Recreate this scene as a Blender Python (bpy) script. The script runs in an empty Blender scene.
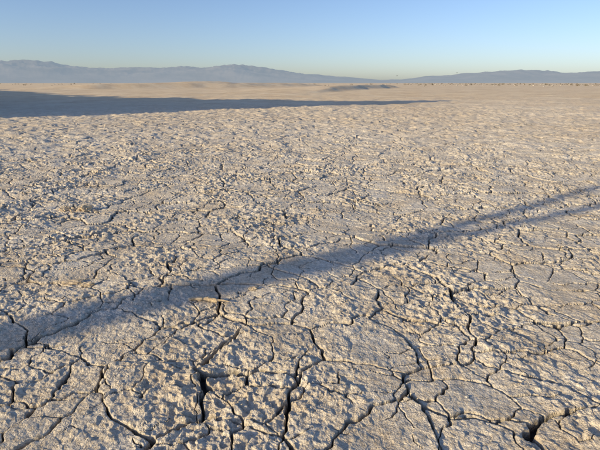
import bpy, math, random
import numpy as np
random.seed(4); rng=np.random.default_rng(7)
F=np.float32
sc=bpy.context.scene
sc.view_settings.view_transform='Standard'; sc.view_settings.look='None'; sc.view_settings.exposure=0

SUN_EL=16.0; ANTI=57.0   # shadows run 57 deg right of the view axis
TE=math.tan(math.radians(SUN_EL))
D=np.array([math.sin(math.radians(ANTI)),math.cos(math.radians(ANTI))]) # shadow direction
N=np.array([-D[1],D[0]])
def sp(s,p): 
    v=D*s+N*p; return float(v[0]),float(v[1])

# ---------------- noise
def h32(ix,iy,seed):
    with np.errstate(over='ignore'):
        h=(ix.astype(np.int64).astype(np.uint32)*np.uint32(374761393)+iy.astype(np.int64).astype(np.uint32)*np.uint32(668265263)+np.uint32((seed*2246822519+3266489917)&0xffffffff))
        h=(h^(h>>np.uint32(13)))*np.uint32(1274126177)
        h=(h^(h>>np.uint32(15)))*np.uint32(2246822519)
        h=h^(h>>np.uint32(16))
    return h
def rnd(ix,iy,seed): return (h32(ix,iy,seed)&np.uint32(0xffffff)).astype(F)/F(16777216.)
def perlin(x,y,seed):
    xi=np.floor(x);yi=np.floor(y);fx=(x-xi).astype(F);fy=(y-yi).astype(F)
    u=fx*fx*fx*(fx*(fx*6-15)+10);v=fy*fy*fy*(fy*(fy*6-15)+10)
    def g(dx,dy):
        a=rnd(xi+dx,yi+dy,seed)*F(6.2831853)
        return np.cos(a)*(fx-dx)+np.sin(a)*(fy-dy)
    a=g(0,0);b=g(1,0);c=g(0,1);d=g(1,1)
    return ((a+u*(b-a))*(1-v)+(c+u*(d-c))*v)*F(1.5)
def voro(x,y,seed):
    xi=np.floor(x);yi=np.floor(y)
    f1=np.full(x.shape,9e9,F);f2=f1.copy();p1x=np.zeros_like(f1);p1y=p1x.copy();p2x=p1x.copy();p2y=p1x.copy();cid=p1x.copy()
    for i in (-1,0,1):
        for j in (-1,0,1):
            cx=xi+i;cy=yi+j
            px=(cx+0.5+0.84*(rnd(cx,cy,seed)-0.5)-x).astype(F);py=(cy+0.5+0.84*(rnd(cx,cy,seed+1)-0.5)-y).astype(F)
            d=px*px+py*py;m1=d<f1;m2=(~m1)&(d<f2)
            f2=np.where(m1,f1,np.where(m2,d,f2));p2x=np.where(m1,p1x,np.where(m2,px,p2x));p2y=np.where(m1,p1y,np.where(m2,py,p2y))
            f1=np.where(m1,d,f1);p1x=np.where(m1,px,p1x);p1y=np.where(m1,py,p1y)
            cid=np.where(m1,rnd(cx,cy,seed+2),cid)
    e=(f2-f1)/(2*np.sqrt((p2x-p1x)**2+(p2y-p1y)**2)+1e-6)
    return e,cid,p1x,p1y
def sm(a,b,x):
    t=np.clip((x-a)/(b-a),0,1);return t*t*(3-2*t)

def height(x,y,spc):
    """playa height (m) and crack mask at x,y ; spc = local mesh spacing"""
    x=x.astype(np.float64);y=y.astype(np.float64)
    r=np.hypot(x,y)
    def w(l): return np.clip((l/spc-1.6)/1.6,0,1).astype(F)
    z=np.zeros(x.shape,F)
    z+=0.030*perlin(x/2.3,y/2.3,1)*w(2.3)
    z+=0.08*perlin(x/14,y/14,2)*w(14)*sm(4,15,r)
    xr=.80*x-.60*y; yr=.60*x+.80*y; xq=.39*x+.92*y; yq=-.92*x+.39*y
    n1=perlin(x/.55,y/.55,3);n2=perlin(xr/.55,yr/.55,4)
    n3=perlin(x/.13,y/.13,5);n4=perlin(xr/.13,yr/.13,6)
    n5=perlin(xq/.045,yq/.045,7);n6=perlin(xr/.045,yr/.045,8)
    wx=x+.12*n1+.034*n3+.010*n5; wy=y+.12*n2+.034*n4+.010*n6
    A,ida,ax,ay=voro(wx/.57,wy/.47,11); A=A*.51
    wx2=x+.10*n2+.040*n4+.012*n6; wy2=y-.10*n1+.040*n3+.012*n5
    B,idb,bx,by=voro(wx2/.25,wy2/.23,21); B=B*.235
    m=perlin(x/.9,y/.9,31); m2=perlin(x/.35,y/.35,32)
    wa=.0072+.0068*(m+.7*m2); wa=np.clip(wa,.0012,.0165)
    wb=np.clip(.0022+.0055*(perlin(x/.6,y/.6,33)+.5*n3),0,.0065)
    wch=w(.045)
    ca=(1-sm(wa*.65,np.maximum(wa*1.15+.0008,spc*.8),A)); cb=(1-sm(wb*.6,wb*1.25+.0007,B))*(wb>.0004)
    wfar=w(.16)
    z+=(.013*(ida-.5)+.020*(ax*(ida*7%1-.5)+ay*(ida*13%1-.5)))*sm(0,.012,A)*w(.3)
    z+=(.008*(idb-.5)+.011*(bx*(idb*7%1-.5)))*sm(0,.012,B)*w(.15)
    z+=(.004*sm(0,.015,A)+.002*sm(0,.012,B)*sm(.0,.003,wb))*w(.2)
    # crust lumps: flaky, crumbled patches between smoother ones
    patch=np.clip(.60+.85*perlin(x/.8,y/.8,41)+.35*n1+.25*m,.12,1.5)
    grow=1+1.5*sm(4,12,r)
    g2=1+1.0*sm(4,12,r)
    z+=.0055*n3*w(.13)*patch*grow
    z+=.0075*(.5-np.abs(n4))*w(.1)*patch*g2
    z+=.0058*(np.abs(n5)*-1.6+.5)*w(.045)*patch*g2
    z+=.0053*n6*w(.045)*patch*g2
    n10=perlin(xq/.075,yq/.075,13)
    z+=.0055*n10*w(.075)*patch*g2
    z+=.0055*sm(.05,.13,n10+.4*n5)*w(.06)*patch
    z+=.0045*sm(.02,.08,n4+.3*n6)*w(.08)*patch*grow
    n7=perlin(xr/.019,yr/.019,9);n9=perlin(xq/.023,yq/.023,12)
    z+=(.0034*(.4-np.abs(n7))+.0032*n9)*w(.019)*(.25+.75*patch)
    n8=perlin(xq/.26,yq/.26,10)
    z+=.008*n8*w(.26)*grow*(1+.9*sm(10,22,r))
    z+=.014*perlin(xr/.6,yr/.6,51)*w(.6)*grow
    far=sm(8,30,r)
    z+=far*(.05*perlin(xr/1.3,yr/1.3,52)*w(1.3)*sm(160,60,r)+.05*perlin(xq/5.,yq/5.,53)*w(5.))
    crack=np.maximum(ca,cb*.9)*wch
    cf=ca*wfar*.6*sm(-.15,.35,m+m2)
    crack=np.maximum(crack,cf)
    z-=.055*np.maximum(ca*wch,cf)+.035*cb*wch
    def bank(ax_,ay_,bx_,by_,h,wl,wr):
        vx,vy=bx_-ax_,by_-ay_;L=math.hypot(vx,vy);vx/=L;vy/=L
        t=((x-ax_)*vx+(y-ay_)*vy)/L; q=(x-ax_)*vy-(y-ay_)*vx + 1.5*perlin(x/9,y/9,61)
        e=sm(-.15,.25,t)*sm(1.15,.75,t)
        return h*e*np.where(q<0,np.exp(-(q/wl)**2),np.exp(-(q/wr)**2))
    z+=bank(2,84,34,178,1.05,14,1.5)
    z+=bank(-62,118,-12,170,1.4,16,3)
    z+=bank(-40,150,10,260,1.6,26,5)
    z+=sm(120,400,r)*.25*perlin(x/60,y/60,63)
    return z.astype(F),crack.astype(F)

# ---------------- ground sheet (disc out to the horizon)
rad=[.25,.5,.7,.85,.95]
while rad[-1]<30000:
    q=rad[-1]
    k=.0022 if q<4 else .0022+.0014*min(1,(q-4)/20) if q<30 else .0036+.03*min(1,(q-30)/250)
    rad.append(q*(1+k))
rad=np.array(rad)
dense=np.arange(-42,42.001,84/1360)
left=[];a=42;st=.08
while a<180:
    st=min(st*1.06,3);a+=st
    if a<179: left.append(a)
left=np.array(left)
ang=np.concatenate([-left[::-1],dense,left]); ang=np.radians(ang)
nr,na=len(rad),len(ang)
print('grid',nr,na,nr*na)
dr=np.gradient(rad); da=np.gradient(ang)
R,Aa=np.meshgrid(rad,ang,indexing='ij')
X=R*np.sin(Aa);Y=R*np.cos(Aa)
SPC=np.maximum(dr[:,None]*.75+0*Aa,R*da[None,:]).astype(F)
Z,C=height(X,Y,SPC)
co=np.empty((nr*na+1,3),F);co[:-1,0]=X.ravel();co[:-1,1]=Y.ravel();co[:-1,2]=Z.ravel();co[-1]=(0,0,0)
i=np.arange(nr-1)[:,None];j=np.arange(na)[None,:];j2=(j+1)%na
quads=np.stack([i*na+j,i*na+j2,(i+1)*na+j2,(i+1)*na+j],-1).reshape(-1,4)[:,::-1]
jt=np.arange(na);tris=np.stack([np.full(na,nr*na),jt,(jt+1)%na],-1)[:,::-1]
me=bpy.data.meshes.new('ground')
nq,nt=len(quads),len(tris)
me.vertices.add(len(co));me.vertices.foreach_set('co',co.ravel())
me.loops.add(nq*4+nt*3);me.loops.foreach_set('vertex_index',np.concatenate([quads.ravel(),tris.ravel()]).astype(np.int32))
me.polygons.add(nq+nt)
me.polygons.foreach_set('loop_start',np.concatenate([np.arange(nq)*4,nq*4+np.arange(nt)*3]).astype(np.int32))
me.polygons.foreach_set('use_smooth',np.ones(nq+nt,bool))
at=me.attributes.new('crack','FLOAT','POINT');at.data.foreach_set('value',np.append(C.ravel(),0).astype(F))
me.update()
ground=bpy.data.objects.new('cracked_mud_ground',me);sc.collection.objects.link(ground)

def gz(x,y,s=.003):
    z,_=height(np.array([x],float),np.array([y],float),np.array([s],F));return float(z[0])

# ---------------- materials
def mat(name):
    m=bpy.data.materials.new(name);m.use_nodes=True;nt=m.node_tree;b=nt.nodes['Principled BSDF'];b.inputs['Roughness'].default_value=.95
    b.inputs['Specular IOR Level'].default_value=.15
    return m,nt,b
def N_(nt,t,**k):
    n=nt.nodes.new(t)
    for a,v in k.items(): setattr(n,a,v)
    return n
def noise(nt,vec,scale,detail=4,rough=.6):
    n=N_(nt,'ShaderNodeTexNoise');n.inputs['Scale'].default_value=scale;n.inputs['Detail'].default_value=detail;n.inputs['Roughness'].default_value=rough
    nt.links.new(vec,n.inputs['Vector']);return n.outputs['Fac']
def ramp(nt,fac,stops):
    r=N_(nt,'ShaderNodeValToRGB');e=r.color_ramp.elements
    while len(e)<len(stops): e.new(.5)
    for el,(p,c) in zip(e,stops): el.position=p;el.color=(*c,1)
    nt.links.new(fac,r.inputs['Fac']);return r.outputs['Color']
def mix(nt,f,a,b,mode='MIX'):
    m=N_(nt,'ShaderNodeMix',data_type='RGBA',blend_type=mode)
    for s,v in ((0,f),(6,a),(7,b)):
        if hasattr(v,'links'): nt.links.new(v,m.inputs[s])
        else: m.inputs[s].default_value=v if s==0 else (*v,1)
    return m.outputs[2]
def math_(nt,op,*ins,clamp=False):
    n=N_(nt,'ShaderNodeMath',operation=op);n.use_clamp=clamp
    for i_,v in enumerate(ins):
        if hasattr(v,'links'): nt.links.new(v,n.inputs[i_])
        else: n.inputs[i_].default_value=v
    return n.outputs[0]

m,nt,b=mat('salt_crusted_mud')
pos=N_(nt,'ShaderNodeNewGeometry').outputs['Position']
c1=ramp(nt,noise(nt,pos,2.2,5,.65),[(.32,(.78,.675,.53)),(.50,(.89,.81,.675)),(.68,(.95,.90,.80))])
c2=ramp(nt,noise(nt,pos,45,4,.75),[(.36,(.60,.56,.51)),(.56,(1,1,1))])
col=mix(nt,.8,c1,c2,'MULTIPLY')
# the playa gives way to sandy shore further north
sx=N_(nt,'ShaderNodeSeparateXYZ');nt.links.new(pos,sx.inputs[0])
big=noise(nt,pos,.035,4,.6)
sand=ramp(nt,noise(nt,pos,.25,6,.7),[(.35,(.78,.60,.39)),(.65,(.95,.79,.55))])
t=math_(nt,'MULTIPLY_ADD',sx.outputs['Y'],1/50.,-.08,clamp=False)
t=math_(nt,'ADD',t,math_(nt,'MULTIPLY_ADD',big,.5,-.25),clamp=True)
col=mix(nt,t,col,sand)
c3=ramp(nt,noise(nt,pos,.10,5,.65),[(.35,(.86,.82,.77)),(.62,(1,1,1))])
col=mix(nt,.8,col,c3,'MULTIPLY')
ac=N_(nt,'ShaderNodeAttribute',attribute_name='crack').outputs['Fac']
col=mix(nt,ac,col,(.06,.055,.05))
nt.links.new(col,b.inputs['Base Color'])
b1=N_(nt,'ShaderNodeBump');b1.inputs['Strength'].default_value=.95;b1.inputs['Distance'].default_value=.008
nt.links.new(noise(nt,pos,95,5,.75),b1.inputs['Height'])
b2=N_(nt,'ShaderNodeBump');b2.inputs['Strength'].default_value=.9;b2.inputs['Distance'].default_value=.05
nt.links.new(noise(nt,pos,7,5,.78),b2.inputs['Height']);nt.links.new(b1.outputs[0],b2.inputs['Normal'])
nt.links.new(b2.outputs[0],b.inputs['Normal'])
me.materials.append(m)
mground=m

mw,nt,b=mat('bleached_wood')
pos=N_(nt,'ShaderNodeTexCoord').outputs['Object']
mp=N_(nt,'ShaderNodeMapping');mp.inputs['Scale'].default_value=(6,90,90);nt.links.new(pos,mp.inputs['Vector'])
nt.links.new(ramp(nt,noise(nt,mp.outputs[0],1,6,.7),[(.35,(.34,.25,.15)),(.62,(.74,.60,.40))]),b.inputs['Base Color'])
bb=N_(nt,'ShaderNodeBump');bb.inputs['Distance'].default_value=.005;nt.links.new(noise(nt,mp.outputs[0],1,5),bb.inputs['Height']);nt.links.new(bb.outputs[0],b.inputs['Normal'])
mc,nt,b=mat('dry_clay')
pos=N_(nt,'ShaderNodeTexCoord').outputs['Object']
nt.links.new(ramp(nt,noise(nt,pos,25,6,.7),[(.3,(.48,.37,.24)),(.7,(.80,.67,.48))]),b.inputs['Base Color'])
bb=N_(nt,'ShaderNodeBump');bb.inputs['Distance'].default_value=.008;nt.links.new(noise(nt,pos,60,5,.75),bb.inputs['Height']);nt.links.new(bb.outputs[0],b.inputs['Normal'])
mb,nt,b=mat('berm_earth')
pos=N_(nt,'ShaderNodeTexCoord').outputs['Object']
nt.links.new(ramp(nt,noise(nt,pos,.8,8,.7),[(.3,(.30,.24,.17)),(.7,(.45,.37,.27))]),b.inputs['Base Color'])
ms,nt,b=mat('scrub_leaves')
pos=N_(nt,'ShaderNodeTexCoord').outputs['Object']
nt.links.new(ramp(nt,noise(nt,pos,.3,3),[(.35,(.08,.07,.04)),(.65,(.20,.16,.10))]),b.inputs['Base Color'])
mr,nt,b=mat('pale_rock')
pos=N_(nt,'ShaderNodeTexCoord').outputs['Object']
nt.links.new(ramp(nt,noise(nt,pos,.5,3),[(.35,(.30,.27,.23)),(.65,(.60,.56,.50))]),b.inputs['Base Color'])
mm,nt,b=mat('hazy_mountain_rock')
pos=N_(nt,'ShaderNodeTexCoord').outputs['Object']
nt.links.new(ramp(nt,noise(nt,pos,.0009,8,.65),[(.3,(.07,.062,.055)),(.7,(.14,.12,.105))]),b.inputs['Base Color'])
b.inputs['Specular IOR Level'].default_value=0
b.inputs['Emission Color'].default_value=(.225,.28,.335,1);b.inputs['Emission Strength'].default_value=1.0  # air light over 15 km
md,nt,b=mat('bird_feathers');b.inputs['Base Color'].default_value=(.04,.04,.04,1)

def mkmesh(name,v,f,mt,smooth=True):
    me=bpy.data.meshes.new(name);me.from_pydata([tuple(map(float,p)) for p in v],[],[tuple(map(int,q)) for q in f]);me.update()
    if smooth: me.polygons.foreach_set('use_smooth',np.ones(len(me.polygons),bool))
    me.materials.append(mt);o=bpy.data.objects.new(name,me);sc.collection.objects.link(o);return o

# ---------------- mountains: ranges as real terrain 13-22 km off
prof=[(-900,74),(-500,68),(-250,71),(-100,67),(0,67.5),(40,66.5),(80,70),(110,72),(150,70.5),(200,70),(235,67.5),(262,70),(300,75),(340,78),(380,81),(400,80.5),(430,77.5),(470,75.5),(520,73.5),(560,75),(600,75),(700,70),(900,76),(1500,74)]
pu=np.array([math.atan((u-300)/491.) for u,_ in prof]);ph=np.array([(84-v) for _,v in prof])
az=np.radians(np.linspace(-66,66,1500));dp=np.linspace(0,1,60)
AZ,DP=np.meshgrid(az,dp,indexing='ij')
Rm=13000+9000*DP;mx=Rm*np.sin(AZ);my=Rm*np.cos(AZ)
base=np.interp(AZ,pu,ph)/505.*17000
shape=np.sin(np.clip(DP,0,1)*np.pi)**.8
rn=sum((.5**k)*(1-2*np.abs(perlin(mx/(2600/2**k),my/(2600/2**k),70+k))) for k in range(6))
hm=base*shape*(.80+.22*rn)
hm=hm-25*(1-shape)
vv=np.stack([mx,my,hm],-1).reshape(-1,3);n2=len(dp);fs=[(a*n2+c,a*n2+c+1,(a+1)*n2+c+1,(a+1)*n2+c) for a in range(len(az)-1) for c in range(n2-1)]
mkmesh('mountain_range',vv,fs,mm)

# ---------------- earth berm left of the frame: throws the long distant shadow
ps=np.linspace(20,190,340);cs=np.linspace(-1,1,40)
def bh(p): # crest height
    reach=np.interp(p,[20,26,29,34,42,60,78,100,132,190],[22,27,34,26,17,10,7,4,1,-4])+3.0*perlin(p/5,p*0+.5,91)+1.5*perlin(p/1.7,p*0+.5,92)
    return (reach+17)*TE
P,Cc=np.meshgrid(ps,cs,indexing='ij')
crest=bh(P)*sm(23.5,28.5,P)
hw=13.5
S=-17+Cc*hw
zz=crest*np.clip(1.15-1.15*np.abs(Cc)**1.3,0,1)
xx=D[0]*S+N[0]*P;yy=D[1]*S+N[1]*P
zz=zz+(.5*perlin(xx/6,yy/6,81)+.25*perlin(xx/2,yy/2,82))*sm(0,1.5,zz)-.3*(np.abs(Cc)>.98)-.15
n2=len(cs);fs=[(a*n2+c,a*n2+c+1,(a+1)*n2+c+1,(a+1)*n2+c) for a in range(len(ps)-1) for c in range(n2-1)]
mkmesh('earth_berm',np.stack([xx,yy,zz],-1).reshape(-1,3),fs,mb)

# ---------------- dead forked tree out of frame (throws the near forked shadow)
sT=-15.0
def tp(s,p,jit=0): # point whose shadow lands at s,p
    z=(s-sT)*TE;x,y=sp(sT,p);return (x+jit,y-jit*.3,z)
verts=[];edges=[];rd=[]
def chain(pts,rs,parent=None):
    prev=parent
    for p_,r_ in zip(pts,rs):
        verts.append(p_);rd.append(r_)
        if prev is not None: edges.append((prev,len(verts)-1))
        prev=len(verts)-1
    return prev
x0,y0=sp(sT,3.12)
k=chain([(x0,y0,-.25),tp(-13.5,3.13),tp(-8,3.25,.02),tp(-3,3.20),tp(0,3.15),tp(2.0,3.10,.03),tp(2.8,3.08)],[.40,.33,.27,.245,.225,.21,.18])
k1=chain([tp(4.2,3.22),tp(7.7,3.44,.05),tp(11,3.72),tp(15,3.9),tp(19,4.1)],[.105,.085,.07,.05,.02],k)
k2=chain([tp(4.2,2.92),tp(7.7,2.76,-.05),tp(11,2.56),tp(14.5,2.5),tp(18,2.3)],[.10,.08,.065,.045,.02],k)
chain([tp(12.5,3.4,.1),tp(15,3.1)],[.03,.012],k1-2);chain([tp(13,2.2),tp(16,1.9)],[.03,.012],k2-2)
me=bpy.data.meshes.new('dead_tree');me.from_pydata(verts,edges,[]);tree=bpy.data.objects.new('dead_tree',me);sc.collection.objects.link(tree)
sk=tree.modifiers.new('skin','SKIN')
for v_,r_ in zip(me.skin_vertices[0].data,rd): v_.radius=(r_,r_)
me.skin_vertices[0].data[0].use_root=True
sb=tree.modifiers.new('s','SUBSURF');sb.levels=2;sb.render_levels=2
me.materials.append(mw)

# ---------------- clods / driftwood
def rock(cx,cy,cz,sx,sy,sz,seed,rot=0,sub=24):
    th=np.linspace(0,2*np.pi,sub,endpoint=False);phi=np.linspace(0.12,np.pi-.12,sub//2)
    T,Pp=np.meshgrid(th,phi,indexing='ij')
    ux=np.sin(Pp)*np.cos(T);uy=np.sin(Pp)*np.sin(T);uz=np.cos(Pp)
    ux,uy,uz=[np.sign(q)*np.abs(q)**.75 for q in (ux,uy,uz)]
    nn=1+.45*perlin(ux*1.7+uz*1.1+seed*9.1,uy*1.7-uz+seed*3.3,seed)+.30*perlin(ux*5+uz*2+seed,uy*5+uz*3,seed+5)
    lx=ux*nn*sx;ly=uy*nn*sy;lz=uz*nn*sz
    c_,s_=math.cos(rot),math.sin(rot)
    V=np.stack([cx+lx*c_-ly*s_,cy+lx*s_+ly*c_,cz+lz],-1).reshape(-1,3)
    n=sub//2
    f=[(a*n+c,a*n+c+1,((a+1)%sub)*n+c+1,((a+1)%sub)*n+c) for a in range(sub) for c in range(n-1)]
    f+= [tuple(a*n for a in range(sub))]+[tuple(a*n+n-1 for a in reversed(range(sub)))]
    return V,f
def pile(name,items,mt,smooth=True):
    V=[];Fc=[];o=0
    for it in items:
        v,f=rock(*it);V.append(v);Fc+= [tuple(i+o for i in q) for q in f];o+=len(v)
    return mkmesh(name,np.concatenate(V),Fc,mt,smooth)
cx,cy=-2.78,5.62
items=[(cx,cy,gz(cx,cy)+.035,.085,.06,.06,3,.2),(cx+.13,cy+.02,gz(cx+.13,cy)+.025,.06,.05,.04,5,.9),(cx-.12,cy-.03,gz(cx-.12,cy)+.012,.055,.045,.025,8,-.3),(cx+.04,cy-.05,gz(cx,cy)+.02,.045,.035,.03,12,1.3)]
for q in range(18):
    ax_=cx+random.gauss(0,.16);ay_=cy+random.gauss(0,.09);s_=random.uniform(.01,.028)
    items.append((ax_,ay_,gz(ax_,ay_)+s_*.5,s_*1.3,s_,s_*.7,q+20,random.random()*3,12))
pile('mud_clod',items,mc,False)
items=[]
for q in range(360):
    a=math.radians(random.uniform(-38,38));r_=math.exp(random.uniform(math.log(1.9),math.log(16)))
    ax_,ay_=r_*math.sin(a),r_*math.cos(a);s_=random.uniform(.003,.010)*(1+r_/8)
    items.append((ax_,ay_,gz(ax_,ay_)+s_*.1,s_*1.3,s_,s_*.5,q+60,random.random()*3,8))
pile('crust_fragments',items,mground,False)
items=[]
for (ax_,ay_,s_) in [(-1.75,3.35,.075),(-1.62,3.30,.045),(-.35,3.2,.03)]:
    items.append((ax_,ay_,gz(ax_,ay_)+.014,s_,s_*.5,.012,int(s_*900),.2,20))
pile('clay_slab_chips',items,mc,False)
def stick(name,x,y,L,r0,rot):
    V=[];Fc=[];n=30;mseg=12
    z0=gz(x,y)+r0*1.0+.004
    c_,s_=math.cos(rot),math.sin(rot)
    for i_ in range(n):
        t=i_/(n-1);px=(t-.5)*L;py=.018*math.sin(t*5)+.006*math.sin(t*17);rr=r0*(.45+.9*math.sin(math.pi*min(1,t*1.1+.08))**.7)*(1+.22*math.sin(t*31)+.12*math.sin(t*67))
        if i_ in(0,n-1): rr*=.25
        for k_ in range(mseg):
            a=2*math.pi*k_/mseg;r2=rr*(1+.28*math.sin(3*a+t*4)+.12*math.sin(5*a-t*9))
            lx=px+.006*math.sin(a*2+i_);ly=py+r2*1.3*math.cos(a)
            V.append((x+lx*c_-ly*s_,y+lx*s_+ly*c_,z0+.012*t+r2*.75*math.sin(a)))
    for i_ in range(n-1):
        for k_ in range(mseg):
            Fc.append((i_*mseg+k_,i_*mseg+(k_+1)%mseg,(i_+1)*mseg+(k_+1)%mseg,(i_+1)*mseg+k_))
    Fc.append(tuple(range(mseg))[::-1]);Fc.append(tuple((n-1)*mseg+k_ for k_ in range(mseg)))
    return mkmesh(name,V,Fc,mw,False)
stick('driftwood_piece',-.64,3.02,.30,.011,-.12)

# ---------------- distant scrub and rocks along the far shore
V=[];Fc=[];o=0
for q in range(420):
    u=random.uniform(-60,60) if q<260 else random.uniform(12,36)
    a=math.radians(u);r_=random.uniform(300,1000)
    bx,by=r_*math.sin(a),r_*math.cos(a);hh=random.uniform(.35,1.2)*(r_/500)**.4
    for l in range(26):
        th=random.uniform(0,6.28);rr=hh*random.random()**.6*1.1;lz=random.uniform(0,hh)*(1-.5*rr/hh/1.1)
        c0=np.array([bx+rr*math.cos(th),by+rr*math.sin(th),lz]);e=[c0+np.array([random.gauss(0,.22*hh) for _ in range(3)]) for _ in range(3)]
        V+=e;Fc.append((o,o+1,o+2));o+=3
mkmesh('distant_scrub',V,Fc,ms,False)
items=[]
for q in range(120):
    u=random.uniform(-40,40) if q<50 else random.uniform(14,36)
    a=math.radians(u);r_=random.uniform(220,700);s_=random.uniform(.15,.4)*(r_/300)**.5
    items.append((r_*math.sin(a),r_*math.cos(a),s_*.4,s_*1.6,s_,s_*.7,q+300,random.random()*3,8))
pile('distant_rocks',items,mr)

# ---------------- two distant birds
def bird(x,y,z,s,rot):
    V=[];Fc=[]
    body=[(-.30,0),(-.2,.03),(0,.07),(.18,.05),(.27,.035),(.33,.012)]
    for px,rr in body:
        for k_ in range(8):
            a=k_*math.pi/4;V.append((px,rr*math.cos(a)*1.0,rr*math.sin(a)))
    for i_ in range(5):
        for k_ in range(8): Fc.append((i_*8+k_,i_*8+(k_+1)%8,(i_+1)*8+(k_+1)%8,(i_+1)*8+k_))
    for sg in(1,-1):
        o=len(V);V+=[(.12,0,.03),(-.12,0,.03),(.16,.28*sg,.17),(-.08,.30*sg,.15),(0,.65*sg,.08),(-.08,.63*sg,.07)]
        Fc+=[(o,o+1,o+3,o+2),(o+2,o+3,o+5,o+4)]
    o=len(V);V+=[(-.26,.02,0),(-.26,-.02,0),(-.42,-.07,0),(-.42,.07,0)];Fc.append((o,o+1,o+2,o+3))
    c_,s_=math.cos(rot),math.sin(rot)
    V=[(x+s*(a*c_-b_*s_),y+s*(a*s_+b_*c_),z+s*c) for a,b_,c in V]
    mkmesh('bird',V,Fc,md)
def pix(u,v,dist):
    th=math.radians(16.8);xx=(u-300)/470;yc=(225-v)/470
    d=np.array([xx,math.cos(th)+yc*math.sin(th),-math.sin(th)+yc*math.cos(th)]);d/=np.linalg.norm(d);return d*dist+np.array([0,0,1.5])
for u,v in((397,76),(457,73)):
    p_=pix(u,v,95);bird(*p_,.5,.4)

# ---------------- camera, sky, sun
cam=bpy.data.cameras.new('camera');co_=bpy.data.objects.new('camera',cam);sc.collection.objects.link(co_);sc.camera=co_
cam.sensor_width=36;cam.lens=28.2;cam.clip_start=.05;cam.clip_end=60000
co_.location=(0,0,1.5);co_.rotation_euler=(math.radians(90-16.8),0,0)
W=bpy.data.worlds.new('World');sc.world=W;W.use_nodes=True;nt=W.node_tree
sky=nt.nodes.new('ShaderNodeTexSky');sky.sky_type='NISHITA';sky.sun_disc=False
sky.sun_elevation=math.radians(SUN_EL)
saz=(ANTI+180)
sky.sun_rotation=math.radians(saz%360);sky.air_density=.85;sky.dust_density=.8;sky.ozone_density=2.4;sky.altitude=0
hs=nt.nodes.new('ShaderNodeMix');hs.data_type='RGBA';hs.blend_type='MULTIPLY';hs.inputs[0].default_value=1;hs.inputs[7].default_value=(1.0,.99,1.11,1)
nt.links.new(sky.outputs[0],hs.inputs[6])
bg=nt.nodes['Background'];bg.inputs['Strength'].default_value=.15;nt.links.new(hs.outputs[2],bg.inputs['Color'])
L=bpy.data.lights.new('sun','SUN');L.energy=5;L.angle=math.radians(.55);L.color=(1,.81,.49)
lo=bpy.data.objects.new('sun',L);sc.collection.objects.link(lo)
from mathutils import Vector
dv=Vector((D[0],D[1],-TE));lo.rotation_euler=dv.to_track_quat('-Z','Y').to_euler()
